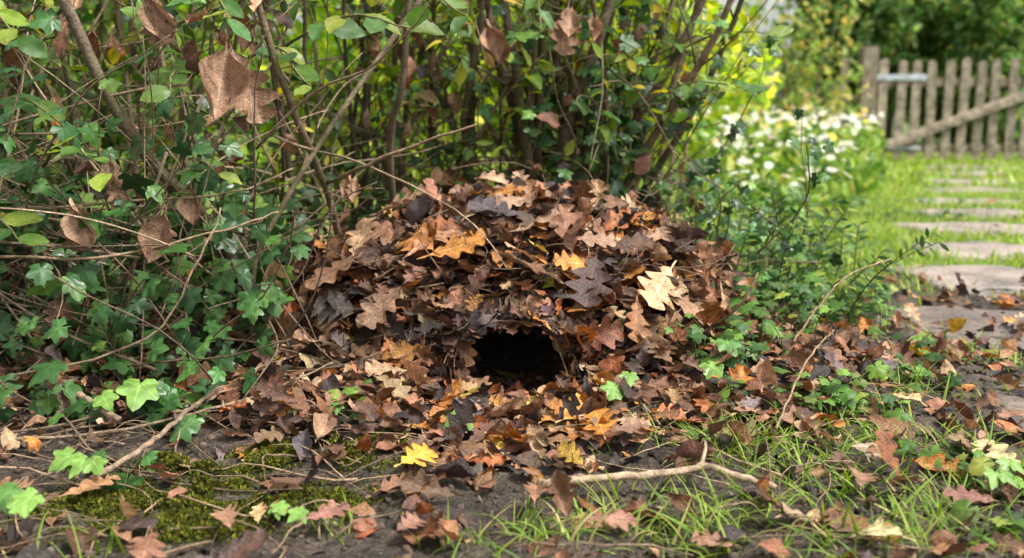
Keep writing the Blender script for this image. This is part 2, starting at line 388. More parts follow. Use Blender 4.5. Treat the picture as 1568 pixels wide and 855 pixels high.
def domeleaves(n,temps,pal,w,s0,s1,off0,off1,dark=1.,thin=0.,lift=.35):
    phi=U(0,2*math.pi,n); back=np.sin(phi)>.3; phi=np.where(back&(U(0,1,n)<.5),-phi,phi)
    ca=U(-.02,1,n); a=np.arccos(ca)
    P,nn=dome(phi,a,U(off0,off1,n))
    down=np.array([0,0,-1.])-nn*(-nn[:,2:3])
    T=np.cross(nn,nrm(rng.normal(size=(n,3))))
    D=nrm(down*.6+nrm(T)*.9+nn*U(-.1,lift,(n,1)))
    Nn=nrm(nn+rng.normal(0,.38,(n,3))+np.array([0,-.05,.15]))
    zone=(P[:,2]>.11)&(P[:,2]<.225)&(P[:,1]<NY-.15)&(np.abs(P[:,0])<.25)
    band=zone&(U(0,1,n)<.7)
    Nb=nrm(np.array([0,-.2,1.])+rng.normal(0,.2,(n,3))); Tb=nn*np.array([1,1,.1])+rng.normal(0,.8,(n,3))*np.array([1,.5,.12])
    D=np.where(band[:,None],nrm(Tb),D); Nn=np.where(band[:,None],Nb,Nn)
    S=U(s0,s1,n); S=np.where(band,S*.7,S)
    C=pick(pal,w,n,.3); C*=np.where(band,.75,1.)[:,None]
    C*=(.70+.65*fbm(P[:,0]*7,P[:,2]*7+P[:,1]*3,2,12))[:,None]
    keep=~(inhole(P,1.02)|inhole(P+D*S[:,None],1.0)|inhole(P+D*S[:,None]*.5,1.04)) & (~band | ~((P+D*S[:,None])[:,1]>NY)) & ~(zone&~band&(U(0,1,n)<thin))
    i=keep; place(b,temps,P[i],D[i],Nn[i],S[i],C[i]*dark)
domeleaves(1700,OVAL,DP,[5,4,5,5,1,2,.2,2,1],.04,.075,-.03,.005,.6)
domeleaves(1500,OAK,DP,[5,4,5,3.5,1.2,2,.2,2,1.3],.05,.09,-.02,.012,1.,.4)
domeleaves(1400,OVAL,DP,[5,5,4,3,1.8,2.5,.25,1.6,1.8],.035,.065,-.01,.022,1.,.5,.5)
domeleaves(800,OAK,DP,[5,6,3,2,2.,4,.15,1.2,1.8],.05,.095,.0,.03,1.,.6,.6)
domeleaves(110,CURLED,DP,[5,5,3,2,1.8,2.5,.1,1,1],.04,.08,.005,.03,1.,.5,.9)
n=220; th=U(0,2*math.pi,n); dp=U(.01,.22,n)
ra=U(1.12,1.28,n)
P=np.stack([HX+np.cos(th)*HW*ra,1.71+dp,HZ+np.sin(th)*HHt*ra],-1)
inn=np.stack([-np.cos(th),0*th,-np.sin(th)],-1); tg=np.stack([-np.sin(th),0*th,np.cos(th)],-1)
D=nrm(tg*rng.choice([-1,1],n)[:,None]*U(.2,.6,(n,1))+np.array([0,1.,0])*U(.3,1.,(n,1)))
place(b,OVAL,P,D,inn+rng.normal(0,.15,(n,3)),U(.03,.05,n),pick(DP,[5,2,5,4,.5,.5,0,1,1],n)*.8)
n=230; th=U(-.35,math.pi+.35,n)
P=np.stack([HX+np.cos(th)*HW*U(1.12,1.45,n),1.69-U(-.03,.025,n),HZ+np.sin(th)*HHt*U(1.15,1.45,n)],-1)
tg=np.stack([-np.sin(th),0*th,np.cos(th)],-1)*rng.choice([-1,1],n)[:,None]
out=np.stack([np.cos(th),-0.8+0*th,np.sin(th)],-1)
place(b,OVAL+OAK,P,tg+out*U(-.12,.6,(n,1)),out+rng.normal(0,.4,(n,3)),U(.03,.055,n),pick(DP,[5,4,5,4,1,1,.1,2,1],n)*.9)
n=240; x=rng.normal(.02,.10,n); y=U(1.40,1.88,n); keep=~((np.abs(x-HX)>.07)&(y>1.66)); x=x[keep];y=y[keep];n=len(x)
inside=y>1.60
z=H(x,y)+np.where(inside,U(.001,.008,n),U(.004,.025,n))
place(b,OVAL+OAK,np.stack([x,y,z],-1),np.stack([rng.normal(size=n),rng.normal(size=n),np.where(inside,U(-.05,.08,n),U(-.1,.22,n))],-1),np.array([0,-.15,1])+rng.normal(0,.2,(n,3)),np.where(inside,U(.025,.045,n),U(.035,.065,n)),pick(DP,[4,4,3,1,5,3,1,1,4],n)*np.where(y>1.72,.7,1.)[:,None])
hero=[(-.13,.235,.125,(.38,.19,.10),-.4),(-.17,.225,.12,(.50,.21,.06),1.1),(-.09,.215,.11,(.52,.22,.05),-1.2),(-.27,.215,.11,(.46,.28,.16),.6),(-.30,.17,.14,(.32,.17,.10),2.9),
(-.30,.12,.10,(.14,.115,.10),1.7),(-.25,.045,.145,(.60,.39,.25),1.9),(-.31,.10,.09,(.22,.13,.08),.3),(-.15,.035,.08,(.64,.38,.06),1.4),(-.17,.07,.08,(.46,.22,.06),2.),
(.25,.155,.125,(.64,.40,.21),2.2),(.13,.17,.12,(.09,.055,.045),2.7),(.10,.195,.07,(.6,.26,.05),1.4),(.22,.075,.10,(.14,.085,.07),.4),(.16,.03,.11,(.34,.12,.05),.2),(.30,.12,.10,(.38,.21,.12),-2.2),
(-.03,.265,.11,(.085,.065,.065),1.3),(.05,.25,.10,(.33,.19,.11),-1.2),(.22,.24,.075,(.56,.25,.06),1.),(.0,.28,.10,(.36,.22,.14),2.0),(.14,.225,.09,(.37,.22,.14),-1.9),(-.22,.26,.10,(.34,.2,.12),-.9),(.09,.28,.10,(.28,.17,.10),1.2),(.33,.18,.09,(.38,.22,.13),2.),(.37,.1,.1,(.45,.27,.14),2.6),(.2,.11,.085,(.30,.14,.06),2.8),(-.21,.13,.10,(.26,.15,.09),2.7),(-.38,.07,.10,(.44,.26,.14),.9),(-.06,.27,.08,(.48,.3,.18),-.4),(.28,.22,.07,(.4,.24,.15),.5),(-.34,.22,.10,(.4,.22,.12),1.2),(-.42,.10,.1,(.4,.22,.12),.2)]
for (x,z,s,c,an) in hero:
    q=max(0,1-((x-NX)/RX)**2-(z/RH)**2); y=NY-RY*math.sqrt(q)
    nn=nrm(np.array([(x-NX)/RX**2,(y-NY)/RY**2,z/RH**2])); up=nrm(np.array([0,0,1.])-nn*nn[2]); rt_=np.cross(up,nn)*-1
    D=up*math.cos(an)+rt_*math.sin(an)
    P=np.array([x,y,z])+nn*.045-D*s*.5
    place(b,OAKHERO,P,D+nn*.08,nn+rng.normal(0,.14,3),s,np.array(c),0,1.15)
for (x,z,s,c) in [(.07,.17,.05,(.42,.42,.03)),(.16,.05,.055,(.16,.26,.06)),(.20,.2,.05,(.28,.32,.06)),(.0,.285,.05,(.12,.24,.05)),(.18,.12,.055,(.16,.18,.08))]:
    q=max(0,1-((x-NX)/RX)**2-(z/RH)**2); y=NY-RY*math.sqrt(q); nn=nrm(np.array([x/RX**2,(y-NY)/RY**2,z/RH**2]))
    place(b,HEROG,np.array([x,y,z])+nn*.035,rng.normal(size=3)-nn*.2,nn+rng.normal(0,.2,3),s,np.array(c))
b.build('nest_leaves',[M_dead],nest)
b=Batch()
for q in range(150):
    p0=U(math.pi*1.02,math.pi*1.98); a0=math.acos(U(.05,.95)); dp,da=U(-.5,.5),U(-.3,.3); L=9
    t=np.linspace(0,1,L)
    P,nn=dome(p0+dp*t+.08*np.sin(t*5+q),np.clip(a0+da*t+.05*np.sin(t*7+q),.05,1.55),U(.01,.035)+.02*np.sin(t*6+q)+(t**3*U(0,.08) if q%3==0 else 0))
    if inhole(P,1.15).any(): continue
    g=U(.6,1.7); tube(b,P,np.linspace(U(.0010,.0024),.0006,L),(.18*g,.12*g,.075*g),0,5)
for q in range(26):
    p0=U(math.pi*1.05,math.pi*1.95); a0=math.acos(U(.1,.9)); P0,nn=dome(np.array([p0]),np.array([a0]),np.array([0.]))
    P=grow(P0[0],nn[0]*.8+rng.normal(0,.7,3),U(.06,.16),7,.15,.0)
    if inhole(P,1.3).any(): continue
    g=U(.7,1.6); tube(b,P,np.linspace(.0018,.0007,7),(.2*g,.13*g,.085*g),0,5)
tube(b,smoothpts([(-.085,1.64,.01),(-.10,1.66,.07),(-.085,1.67,.12)],8),.0016,(.22,.14,.08),0,5)
tube(b,smoothpts([(-.125,1.63,.02),(-.11,1.66,.09),(-.03,1.665,.145),(.05,1.66,.138)],10),.0014,(.18,.11,.07),0,5)
tube(b,smoothpts([(.105,1.64,.02),(.09,1.66,.07),(.07,1.67,.12)],8),.0014,(.22,.14,.08),0,5)
tube(b,smoothpts([(.36,1.74,.12),(.40,1.7,.17),(.43,1.72,.22)],8),.0025,(.16,.11,.07),0,5)
b.build('nest_twigs',[M_twig],nest)
# ---------------------------------------------------------------- leaf litter
def litdens(x,y):
    r=np.sqrt((x/.66)**2+((y-2.0)/.62)**2)
    d=1.5*np.exp(-np.maximum(r-.88,0)**2/.05)
    d=np.maximum(d,.95*sst(-.3,-.55,x)*sst(1.42,1.62,y))
    d=np.maximum(d,(.15+.12*sst(.2,.6,x)+.10*sst(1.35,1.5,y))*(1-sst(2.6,3.4,y)))
    d=np.maximum(d,.07)
    d=d*(.25+1.5*fbm(x*5,y*5,3,33))
    d=d*(1-.8*mossmask(x,y))*(1-.6*grassmask(x,y))*np.where(onslab(x,y),.35,1.)
    d=d*np.where((np.abs(y-1.25)<.05)&(np.abs(x-.19)<.18),.2,1.)
    return d
def litter(b,n,temps,pal,w,s0,s1,zoff,box,tilt=.3,dark=1.):
    x=U(box[0],box[1],n*3); y=U(box[2],box[3],n*3)
    k=(U(0,1,n*3)<litdens(x,y))&~(((x/RX)**2+((y-NY)/RY)**2)<.8)&~((np.abs(x-HX)<.09)&(y>1.6)&(y<2)); x=x[k];y=y[k]; m=len(x)
    dn=litdens(x,y); pile=.045*np.clip(dn-.5,0,1)*np.where(np.abs(x)<.15,.3,1)
    z=H(x,y)+U(.003,zoff,m)+pile*U(0,1,m)
    place(b,temps,np.stack([x,y,z],-1),np.stack([rng.normal(size=m),rng.normal(size=m),U(-.1,.3,m)],-1),np.array([0,-.1,1])+rng.normal(0,tilt,(m,3)),U(s0,s1,m),pick(pal,w,m,.28)*dark)
b=Batch()
box=(-1.6,1.7,.85,3.0)
litter(b,2400,OVAL,DP,[5,4,5,4,.8,2,.1,3,1],.025,.055,.012,box,.35,.75)
litter(b,1500,OAK,DP,[5,5,4,2.5,1.2,4,.2,2,1.4],.04,.08,.02,box,.35)
litter(b,1100,OVAL,DP,[5,5,3,2,1.6,4,.5,1,2],.025,.05,.025,box,.4)
litter(b,90,CURLED,DP,[5,5,3,2,2,4,.6,1,2],.04,.07,.03,box,.4)
litter(b,600,OVAL+OAK,DP,[4,4,2,1,2,6,2,1,1],.04,.08,.04,(.8,4.5,2.6,9),.3)
n=3000; x=U(-1.2,1.5,n); y=U(.9,2.4,n); kk=U(0,1,n)>mossmask(x,y)*.8; x=x[kk]; y=y[kk]; n=len(x)
place(b,OVAL,np.stack([x,y,H(x,y)+.003],-1),rng.normal(size=(n,3))*np.array([1,1,.4]),np.array([0,0,1])+rng.normal(0,.6,(n,3)),U(.004,.015,n),pick([(.16,.10,.06),(.05,.035,.025),(.32,.23,.14),(.10,.065,.045)],[3,5,1.2,4],n))
gl=[(-.36,1.60,.095,(.54,.36,.23),.4),(-.07,1.49,.10,(.15,.13,.13),1.2),(.11,1.50,.10,(.60,.28,.06),.9),(.13,1.41,.09,(.56,.23,.04),1.6),(.18,1.40,.06,(.52,.34,.2),2.4),(.33,1.60,.10,(.42,.23,.14),.3),(.38,1.53,.10,(.46,.26,.16),.9),(-.13,1.31,.07,(.62,.34,.04),1.0),(.0,1.56,.06,(.60,.40,.05),1.9),(.045,1.55,.065,(.66,.5,.08),.8),(-.62,1.58,.07,(.34,.16,.10),.2),(.50,1.33,.07,(.5,.38,.26),1.4),(-.47,1.65,.07,(.34,.16,.07),1.4),(.68,1.33,.085,(.58,.46,.22),1.8),(.42,1.08,.07,(.62,.52,.26),2.1),(-.54,1.22,.07,(.44,.23,.11),.9),(-.19,1.56,.06,(.52,.30,.06),.2),(.03,1.2,.05,(.34,.17,.1),1.5),(-.22,1.13,.055,(.3,.14,.1),.6),(.17,1.37,.06,(.26,.14,.09),.1),(.06,1.5,.05,(.52,.23,.06),1.),(-.02,1.53,.05,(.52,.25,.06),2.5),(.45,1.22,.06,(.32,.17,.1),1.2),(.58,1.2,.06,(.27,.13,.1),2.6),(-.12,1.10,.045,(.3,.15,.1),1.),(.12,1.11,.06,(.34,.17,.11),.2),(-.33,1.09,.05,(.36,.2,.12),2.),(.23,1.08,.05,(.3,.16,.1),2.7),(.34,1.13,.06,(.42,.28,.18),.7)]
for (x,y,s,c,an) in gl:
    place(b,OAKHERO,[x-math.cos(an)*s*.5,y-math.sin(an)*s*.5,float(H(x,y))+.025],[math.cos(an),math.sin(an),.0],[rng.normal(0,.2),-.3,1],s,np.array(c),0,1.1)
b.build('leaf_litter',[M_dead])
# ---------------------------------------------------------------- moss
b=Batch()
n=130000; x=U(-.75,-.05,n); y=U(1.03,1.48,n); mm=mossmask(x,y); k=U(0,1,n)<mm**1.1; x=x[k];y=y[k];mm=mm[k];m=len(x)
hh=.026*mm*fbm(x*45,y*45,2,3)
place(b,FAR,np.stack([x,y,H(x,y)+hh],-1),np.stack([rng.normal(0,.8,m),rng.normal(0,.8,m),U(.2,1.2,m)],-1),rng.normal(size=(m,3)),U(.0035,.0075,m),pick([(.11,.125,.015),(.21,.21,.025),(.045,.06,.013),(.12,.085,.03)],[3,1.6,2.4,.8],m,.25)*(.35+1.2*fbm(x*50,y*50,2,6))[:,None])
b.build('moss',[M_moss])
# ---------------------------------------------------------------- grass
def grass(b,x,y,s0,s1,temps,pal=None,w=None,lean=.5,W=1.):
    m=len(x); a=U(0,2*math.pi,m)
    D=np.stack([np.cos(a)*lean*U(.1,1,m),np.sin(a)*lean*U(.1,1,m),np.ones(m)],-1)
    Nn=np.stack([-np.cos(a),-np.sin(a),0*a],-1)
    pal=pal or [(.11,.20,.025),(.19,.29,.04),(.28,.35,.06),(.42,.38,.14)]; w=w or [3,4,2,1]
    place(b,temps,np.stack([x,y,H(x,y)-.003],-1),D,-Nn,U(s0,s1,m),pick(pal,w,m,.15),0,W*U(.7,1.3,m))
b=Batch()
clumps=[(.36,1.37,.07,220),(.45,1.22,.07,170),(.24,1.11,.05,80),(.95,1.6,.09,60),(.70,1.72,.11,170),(1.02,1.95,.10,90),(.05,1.13,.04,60),(-.24,1.14,.03,25),(.58,1.46,.07,100),(.30,1.43,.05,90),(.85,2.08,.11,150),(.38,1.07,.06,90),(.46,1.42,.08,130),(.19,1.14,.05,60),(.66,1.40,.05,60),(.28,1.20,.05,60),(-.03,1.08,.04,40),(.62,1.27,.05,90),(.53,1.12,.05,70),(-.50,1.08,.04,20),(.12,1.2,.04,35)]
for cx,cy,sd_,cnt in clumps:
    x=rng.normal(cx,sd_,cnt); y=rng.normal(cy,sd_*.7,cnt); grass(b,x,y,.02,.08,BLADE,lean=1.5,W=.9)
n=170; x=U(-.1,1.0,n); y=U(1.0,1.5,n); grass(b,x,y,.02,.06,BLADE,lean=1.6,W=.8)
b.build('grass_tufts',[M_grass])
LP=[(.17,.28,.035),(.26,.39,.055),(.38,.47,.08),(.50,.48,.17)]
b=Batch()
n=90000; x=U(-2.5,5,n); y=U(2.3,6.5,n)
k=(U(0,1,n)<grassmask(x,y)*(.4+.9*fbm(x*3,y*3,3,21)))&~onslab(x,y)&(x>.45*(y-3.5))&(x<.62*y+.4)|((U(0,1,n)<.25)&(y>3.6)&(x<.62*y+.4)&~onslab(x,y))
grass(b,x[k],y[k],.025,.065,BLADEF,LP,[3,4,2,1],lean=.9)
n=38000; x=U(-4,9,n); y=U(6.5,14,n); k=(x<.75*y+.4)&~onslab(x,y)
grass(b,x[k],y[k],.05,.09,BLADEF,LP,[3,4,2,1],lean=.8,W=2.)
b.build('lawn_grass',[M_grass])
# ---------------------------------------------------------------- path
m,nt=newmat('path_stone'); lk=nt.links.new
at=N(nt,'ShaderNodeAttribute',attribute_name='Col'); tc=N(nt,'ShaderNodeTexCoord')
n1,n2=nz(6),nz(60)
c=mixc(nt,'MULTIPLY',1.,at.outputs[0],ramp(nt,n1,[(.3,.5),(.7,1.3)])); c=mixc(nt,'MULTIPLY',1.,c,ramp(nt,n2,[(.3,.6),(.7,1.2)]))
p=N(nt,'ShaderNodeBsdfPrincipled'); lk(c,p.inputs['Base Color']); lk(ramp(nt,n1,[(.35,.4),(.65,.8)]),p.inputs['Roughness'])
bm=N(nt,'ShaderNodeBump'); bm.inputs['Strength'].default_value=.7; bm.inputs['Distance'].default_value=.012; lk(n2,bm.inputs['Height']); lk(bm.outputs[0],p.inputs['Normal'])
o=N(nt,'ShaderNodeOutputMaterial'); lk(p.outputs[0],o.inputs[0]); M_stone=m
b=Batch()
for q,(cx,cy,rx,ry,ro) in enumerate(slabs):
    k=44; a=np.arange(k)*2*math.pi/k
    sq=1/(np.abs(np.cos(a))**4+np.abs(np.sin(a))**4)**(1/4)
    r=sq*(1+.12*np.sin(a*3+q*1.7)+.08*np.sin(a*5+q*2.3)+rng.normal(0,.016,k))
    ca,sa=math.cos((ro-.15)*2.6),math.sin((ro-.15)*2.6)
    lx=np.cos(a)*r*rx; ly=np.sin(a)*r*ry; X=cx+lx*ca-ly*sa; Y=cy+lx*sa+ly*ca
    z0=float(H(cx,cy))+ (.016 if cy<2.5 else .018)
    rings=[]
    for f,dz in ((.0,0.),(.4,.001),(.7,.001),(.88,.0),(.96,-.003),(1.,-.012),(1.01,-.08)):
        rings.append(np.stack([cx+(X-cx)*f,cy+(Y-cy)*f,z0+dz+.014*(fbm((cx+(X-cx)*f)*9,(cy+(Y-cy)*f)*9,2,q)-.4)*(f<.97)],-1))
    Vv=np.concatenate(rings); F=[]
    for i_ in range(6):
        for j in range(k): F.append((i_*k+j,i_*k+(j+1)%k,(i_+1)*k+(j+1)%k,(i_+1)*k+j))
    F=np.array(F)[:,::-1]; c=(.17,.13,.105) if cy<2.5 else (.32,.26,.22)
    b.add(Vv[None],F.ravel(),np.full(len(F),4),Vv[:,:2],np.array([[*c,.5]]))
b.build('garden_path',[M_stone])
# ---------------------------------------------------------------- hedge
hedge=empty('hedge'); bs=Batch(); bl=Batch()
def bkcol():
    g=U(.5,1.5); return (np.array([(.14,.10,.06),(.20,.14,.085),(.13,.115,.065)][rng.integers(3)])*g)
def leafy(pts,n,s0,s1,temps,pal,w,start=.2,droop=.1,var=.2):
    if n<=0: return
    L=len(pts); t=np.sort(U(start,1,n))*(L-1.001); i=t.astype(int); f=(t-i)[:,None]
    P=pts[i]*(1-f)+pts[i+1]*f; T=nrm(pts[i+1]-pts[i])
    D=nrm(T*.5+nrm(rng.normal(size=(n,3)))*.9+np.array([0,0,-droop]))
    Nn=np.array([0,-.25,.8])+rng.normal(0,.5,(n,3))
    place(bl,temps,P,D,Nn,U(s0,s1,n),pick(pal,w,n,var))
HP=[(.08,.15,.022),(.18,.28,.035),(.045,.09,.022),(.36,.41,.05),(.48,.40,.06),(.28,.16,.07)]
bases=[]
for q in range(50): bases.append((U(-1.7,-.42),U(1.95,2.75),0))
for q in range(44):
    x=U(-.5,.45); bases.append((x,U(2.62,3.05),1))
for q in range(16): bases.append((rng.normal(.2,.07),rng.normal(2.72,.05),2))
for (x,y,kd) in bases:
    for tr_ in range(8):
        ln=[U(-.35,.25),U(-.25,.25),U(-.5,.45)][kd]
        P=grow((x,y,float(H(x,y))-.02),(ln,U(-.35,.2),1.),U(.9,1.5),12,.09,.03)
        if P[:,0].max()<.62+.1*(P[:,2].max()>1): break
    else: continue
    r0=[U(.004,.011),U(.005,.013),U(.009,.018)][kd]
    tube(bs,P,np.linspace(r0,r0*.4,12),bkcol(),0,7)
    for j in range(int(U(8,13))):
        i=rng.integers(1,11); T=nrm(P[i]-P[i-1]); d=nrm(T*.5+nrm(rng.normal(size=3))+np.array([0,-.15,.15]))
        Q=grow(P[i],d,U(.12,.45),7,.16,.0)
        if Q[:,0].max()>.76: continue
        tube(bs,Q,np.linspace(.0028,.001,7),bkcol(),0,5)
        hz=Q[3,2]
        dens=.22+.95*sst(.2,.7,hz)
        w=[5,4.5,4,2.2,.9,.6] if x<-.3 else [3.5,6,1.5,5,1.8,.6]
        leafy(Q,int(U(4,10)*dens),.025,.055,GREEN+LANCE[:2],HP,w)
n=4200; x=U(-2.2,.42,n); y=U(2.75,3.5,n)+np.where(x<-.5,-.25,0); z=U(.02,1.25,n)  # dark inner leaves, added to deepen the shade inside the hedge
cl=fbm(x*5,z*5+y*2,3,17); lim=np.where(x<-.45,.44,np.where(z<.42,.45,.66)); k=cl>lim
x,y,z=x[k],y[k],z[k]; m_=len(x)
place(bl,GREEN,np.stack([x,y,z],-1),rng.normal(size=(m_,3)),np.array([0,-.2,.8])+rng.normal(0,.5,(m_,3)),U(.04,.075,m_),pick([(.04,.075,.018),(.065,.12,.025),(.12,.19,.03)],[4,3,2],m_))
for q in range(230):
    x=U(-1.5,.5); y=U(1.7,2.3) if x<-.42 else U(2.5,2.9)
    P=grow((x,y,U(.0,.6)),rng.normal(size=3)*np.array([1,.5,.7])+np.array([0,0,.3]),U(.3,.9),12,.12,-.01)
    P[:,2]=np.maximum(P[:,2],.03)
    if (((P[:,0]/.5)**2+((P[:,1]-2.1)/.45)**2+(P[:,2]/.36)**2)<1.1).any() or P[:,0].max()>.7: continue
    tube(bs,P,np.linspace(U(.0015,.0035),.001,12),np.array([.24,.17,.11])*U(.5,1.8),0,5)
for q in range(70):
    x=U(-1.3,-.45); y=U(1.62,1.95); P=grow((x,y,U(.0,.3)),(rng.normal()*1.,U(-.25,.15),U(.2,1.3)),U(.35,.8),14,.06,-.05)
    P[:,2]=np.maximum(P[:,2],.03)
    if (P[:,0]>-.15).any(): continue
    tube(bs,P,np.linspace(U(.0015,.0028),.0009,14),np.array([.29,.21,.135])*U(.6,1.6),0,5)
def hs(ctrl,r0,r1,col,n=18): 
    P=smoothpts(ctrl,n,.0015); tube(bs,P,np.linspace(r0,r1,n),col,0,8); return P
hs([(-.50,2.10,-.02),(-.58,1.95,.25),(-.69,1.82,.46),(-.80,1.76,.76),(-.95,1.7,1.1)],.014,.009,(.17,.125,.085))
hs([(-.35,2.2,-.02),(-.36,2.0,.3),(-.40,1.85,.5),(-.46,1.8,.75),(-.5,1.8,1.1)],.008,.006,(.17,.12,.075))
hs([(-.50,1.86,.0),(-.47,1.78,.2),(-.40,1.80,.36),(-.28,1.88,.55),(-.12,2.0,.8),(0,2.1,1.1)],.004,.006,(.19,.15,.09))
hs([(-.36,1.95,.36),(-.29,1.82,.39),(-.2,1.78,.43),(-.06,1.75,.475)],.0045,.002,(.28,.19,.12))
hs([(-.25,2.4,0),(-.27,2.2,.4),(-.22,2.1,.6),(-.2,2.05,1.0)],.009,.006,(.16,.12,.075))
hs([(.1,2.7,0),(.13,2.55,.4),(.22,2.5,.7),(.35,2.45,1.2)],.020,.010,(.15,.12,.08))
hs([(.2,2.72,0),(.25,2.6,.35),(.42,2.55,.65),(.55,2.5,1.0)],.015,.008,(.16,.12,.08))
hs([(.15,2.7,0),(.05,2.55,.35),(.0,2.45,.65),(-.08,2.4,1.1)],.015,.008,(.14,.11,.07))
hs([(.0,2.8,0),(-.12,2.6,.4),(-.08,2.5,.7),(-.05,2.4,1.1)],.012,.008,(.14,.11,.07))
hs([(-1.0,1.72,.33),(-.75,1.68,.34),(-.5,1.7,.36),(-.38,1.75,.40)],.003,.0015,(.28,.2,.12))
hs([(-1.0,1.62,.28),(-.7,1.62,.26),(-.5,1.66,.30),(-.40,1.7,.33)],.003,.0015,(.33,.23,.14))
hs([(-.9,1.95,.0),(-.85,1.85,.3),(-.98,1.8,.6),(-1.1,1.8,.9)],.007,.004,(.15,.11,.07))
hs([(-.9,1.6,.05),(-.62,1.62,.12),(-.52,1.62,.25),(-.48,1.64,.34)],.0025,.0015,(.32,.23,.15))
hs([(.40,2.3,.05),(.43,2.2,.25),(.5,2.15,.36)],.003,.0015,(.28,.2,.12))
for c0,c1,nn_,s0,s1,gr in [((-.45,2.0,.62),(-.16,1.66,.63),7,.055,.08,0),((-.62,1.9,.55),(-.56,1.66,.53),5,.05,.07,1),((-.95,1.8,.5),(-.70,1.60,.46),7,.05,.08,0),((-.5,1.95,.6),(-.34,1.70,.54),5,.045,.065,1),((-.6,1.9,.7),(-.47,1.70,.65),6,.045,.065,0),((-1.,1.8,.3),(-.80,1.6,.30),6,.05,.075,0),((.3,2.5,.5),(.52,2.3,.55),8,.045,.065,1),((.3,2.6,.6),(.6,2.4,.68),8,.045,.065,1),((.05,2.3,.8),(.06,2.1,.66),5,.04,.06,0),((-.6,1.85,.35),(-.5,1.7,.39),4,.04,.055,0),((-1.,1.8,.7),(-.80,1.65,.62),6,.05,.07,1),((.1,2.5,.7),(-.02,2.3,.62),7,.04,.06,1),((-.85,1.8,.4),(-.66,1.62,.40),5,.045,.065,1),((-.3,2.1,.75),(-.08,1.75,.66),5,.045,.065,1)]:
    mid=(np.array(c0)+c1)/2+np.array([0,0,.04]); P=smoothpts([c0,mid,c1],9,.002); tube(bs,P,np.linspace(.0035,.0015,9),(.17,.16,.06),0,6)
    n=nn_; i=np.clip(np.linspace(3,8,n).astype(int),0,8)
    side=np.where(np.arange(n)%2==0,1,-1)
    T=nrm(P[-1]-P[0]); sd_=nrm(np.cross(T,[0,0,1]))
    D=T*.7+sd_*side[:,None]*.8+rng.normal(0,.2,(n,3))+np.array([0,0,-.25])
    place(bl,HEROG,P[i],D,np.array([0,-.75,.75])+rng.normal(0,.25,(n,3)),U(s0,s1,n),pick([(.14,.26,.05),(.28,.37,.06),(.08,.18,.045)],[4,3 if gr else 1,3],n,.15))
bd=Batch()
for x,y,z,s in [(-.47,1.68,.60,.14),(-.60,1.7,.69,.12),(-.66,1.66,.42,.10),(-.57,1.65,.33,.09),(-.71,1.62,.35,.10),(.13,2.2,.72,.11),(.18,2.2,.70,.09),(-.54,1.7,.37,.07),(-.3,1.9,.38,.07),(-.05,2.3,.69,.1),(-.77,1.65,.2,.06)]:
    for r_ in range(2):
        place(bd,CURLED+OAKHERO[:2],[x+U(-.01,.01),y,z],[U(-.35,.35),U(-.2,.2),-1],[U(-.5,.5),-1,.2],s*U(.7,1.),np.array([.32,.19,.115])*U(.7,1.3))
n=190; x=U(-1.3,.5,n); y=np.where(x<-.4,U(1.75,2.2,n),U(2.4,2.8,n)); z=U(.12,.75,n)
place(bd,CURLED+OVAL,np.stack([x,y,z],-1),np.array([0,0,-1])+rng.normal(0,.5,(n,3)),np.array([0,-1,.3])+rng.normal(0,.5,(n,3)),U(.03,.07,n),pick(DP,[4,4,2,1,1,2,.1,1,1],n))
bs.build('stems',[M_bark],hedge); bl.build('leaves',[M_green],hedge); bd.build('withered_leaves',[M_dead],hedge)
# ---------------------------------------------------------------- ivy
bi=Batch(); bv=Batch()
IP=[(.026,.072,.020),(.045,.115,.027),(.075,.175,.034),(.15,.27,.05)]
def vine(base,d,L,nl,s0,s1,w=(5,5,3,.7),face=.6,hug=True,k=14):
    P=grow(base,d,L,k,.16,-.02 if hug else .02)
    P[:,2]=np.maximum(P[:,2],H(P[:,0],P[:,1])+.01)
    if (((P[:,0]/.46)**2+((P[:,1]-2.1)/.42)**2+(P[:,2]/.33)**2)<1.).any() or P[:,0].max()>.80: return
    tube(bv,P,np.linspace(.0022,.0012,k),(.16,.11,.07),0,5)
    i=rng.integers(0,k,nl)
    off=nrm(rng.normal(size=(nl,3)))*U(.01,.05,(nl,1)); off[:,2]=np.abs(off[:,2])
    Q=P[i]+off; Q=Q[~((Q[:,0]>-.42)&(Q[:,0]<.42)&(Q[:,1]<2.35))]; nl=len(Q)
    D=rng.normal(size=(nl,3))*np.array([1,.4,.5])+np.array([0,-.3,-.4])
    place(bi,IVY,Q,D,np.array([0,-face,.8])+rng.normal(0,.4,(nl,3)),U(s0,s1,nl)*.6,pick(IP,w,nl,.25))
for q in range(150): vine((U(-1.4,-.42),U(1.65,2.1),U(.03,.32)),(rng.normal(),-.2,rng.normal(0,.4)),U(.3,.6),int(U(6,13)),.035,.065)
for q in range(24): vine((U(-1.3,-.5),U(1.5,1.75),.03),(rng.normal(),-.2,0),U(.3,.6),int(U(4,8)),.04,.065,(3,4,4,1.5))
for q in range(26): vine((rng.normal(.2,.14),U(2.45,2.6),U(.2,.5)),(rng.normal(0,.3),0,1),U(.3,.6),int(U(8,14)),.04,.065,hug=False)
for q in range(30): vine((U(-.45,.5),U(2.5,2.62),U(.15,.4)),(rng.normal(),-.1,.4),U(.3,.5),int(U(5,10)),.035,.06)
for q in range(34): vine((U(.45,.72),U(2.1,2.5),U(.03,.2)),(rng.normal(),-.2,.3),U(.2,.35),int(U(6,12)),.03,.05,(4,4,2,1.5))
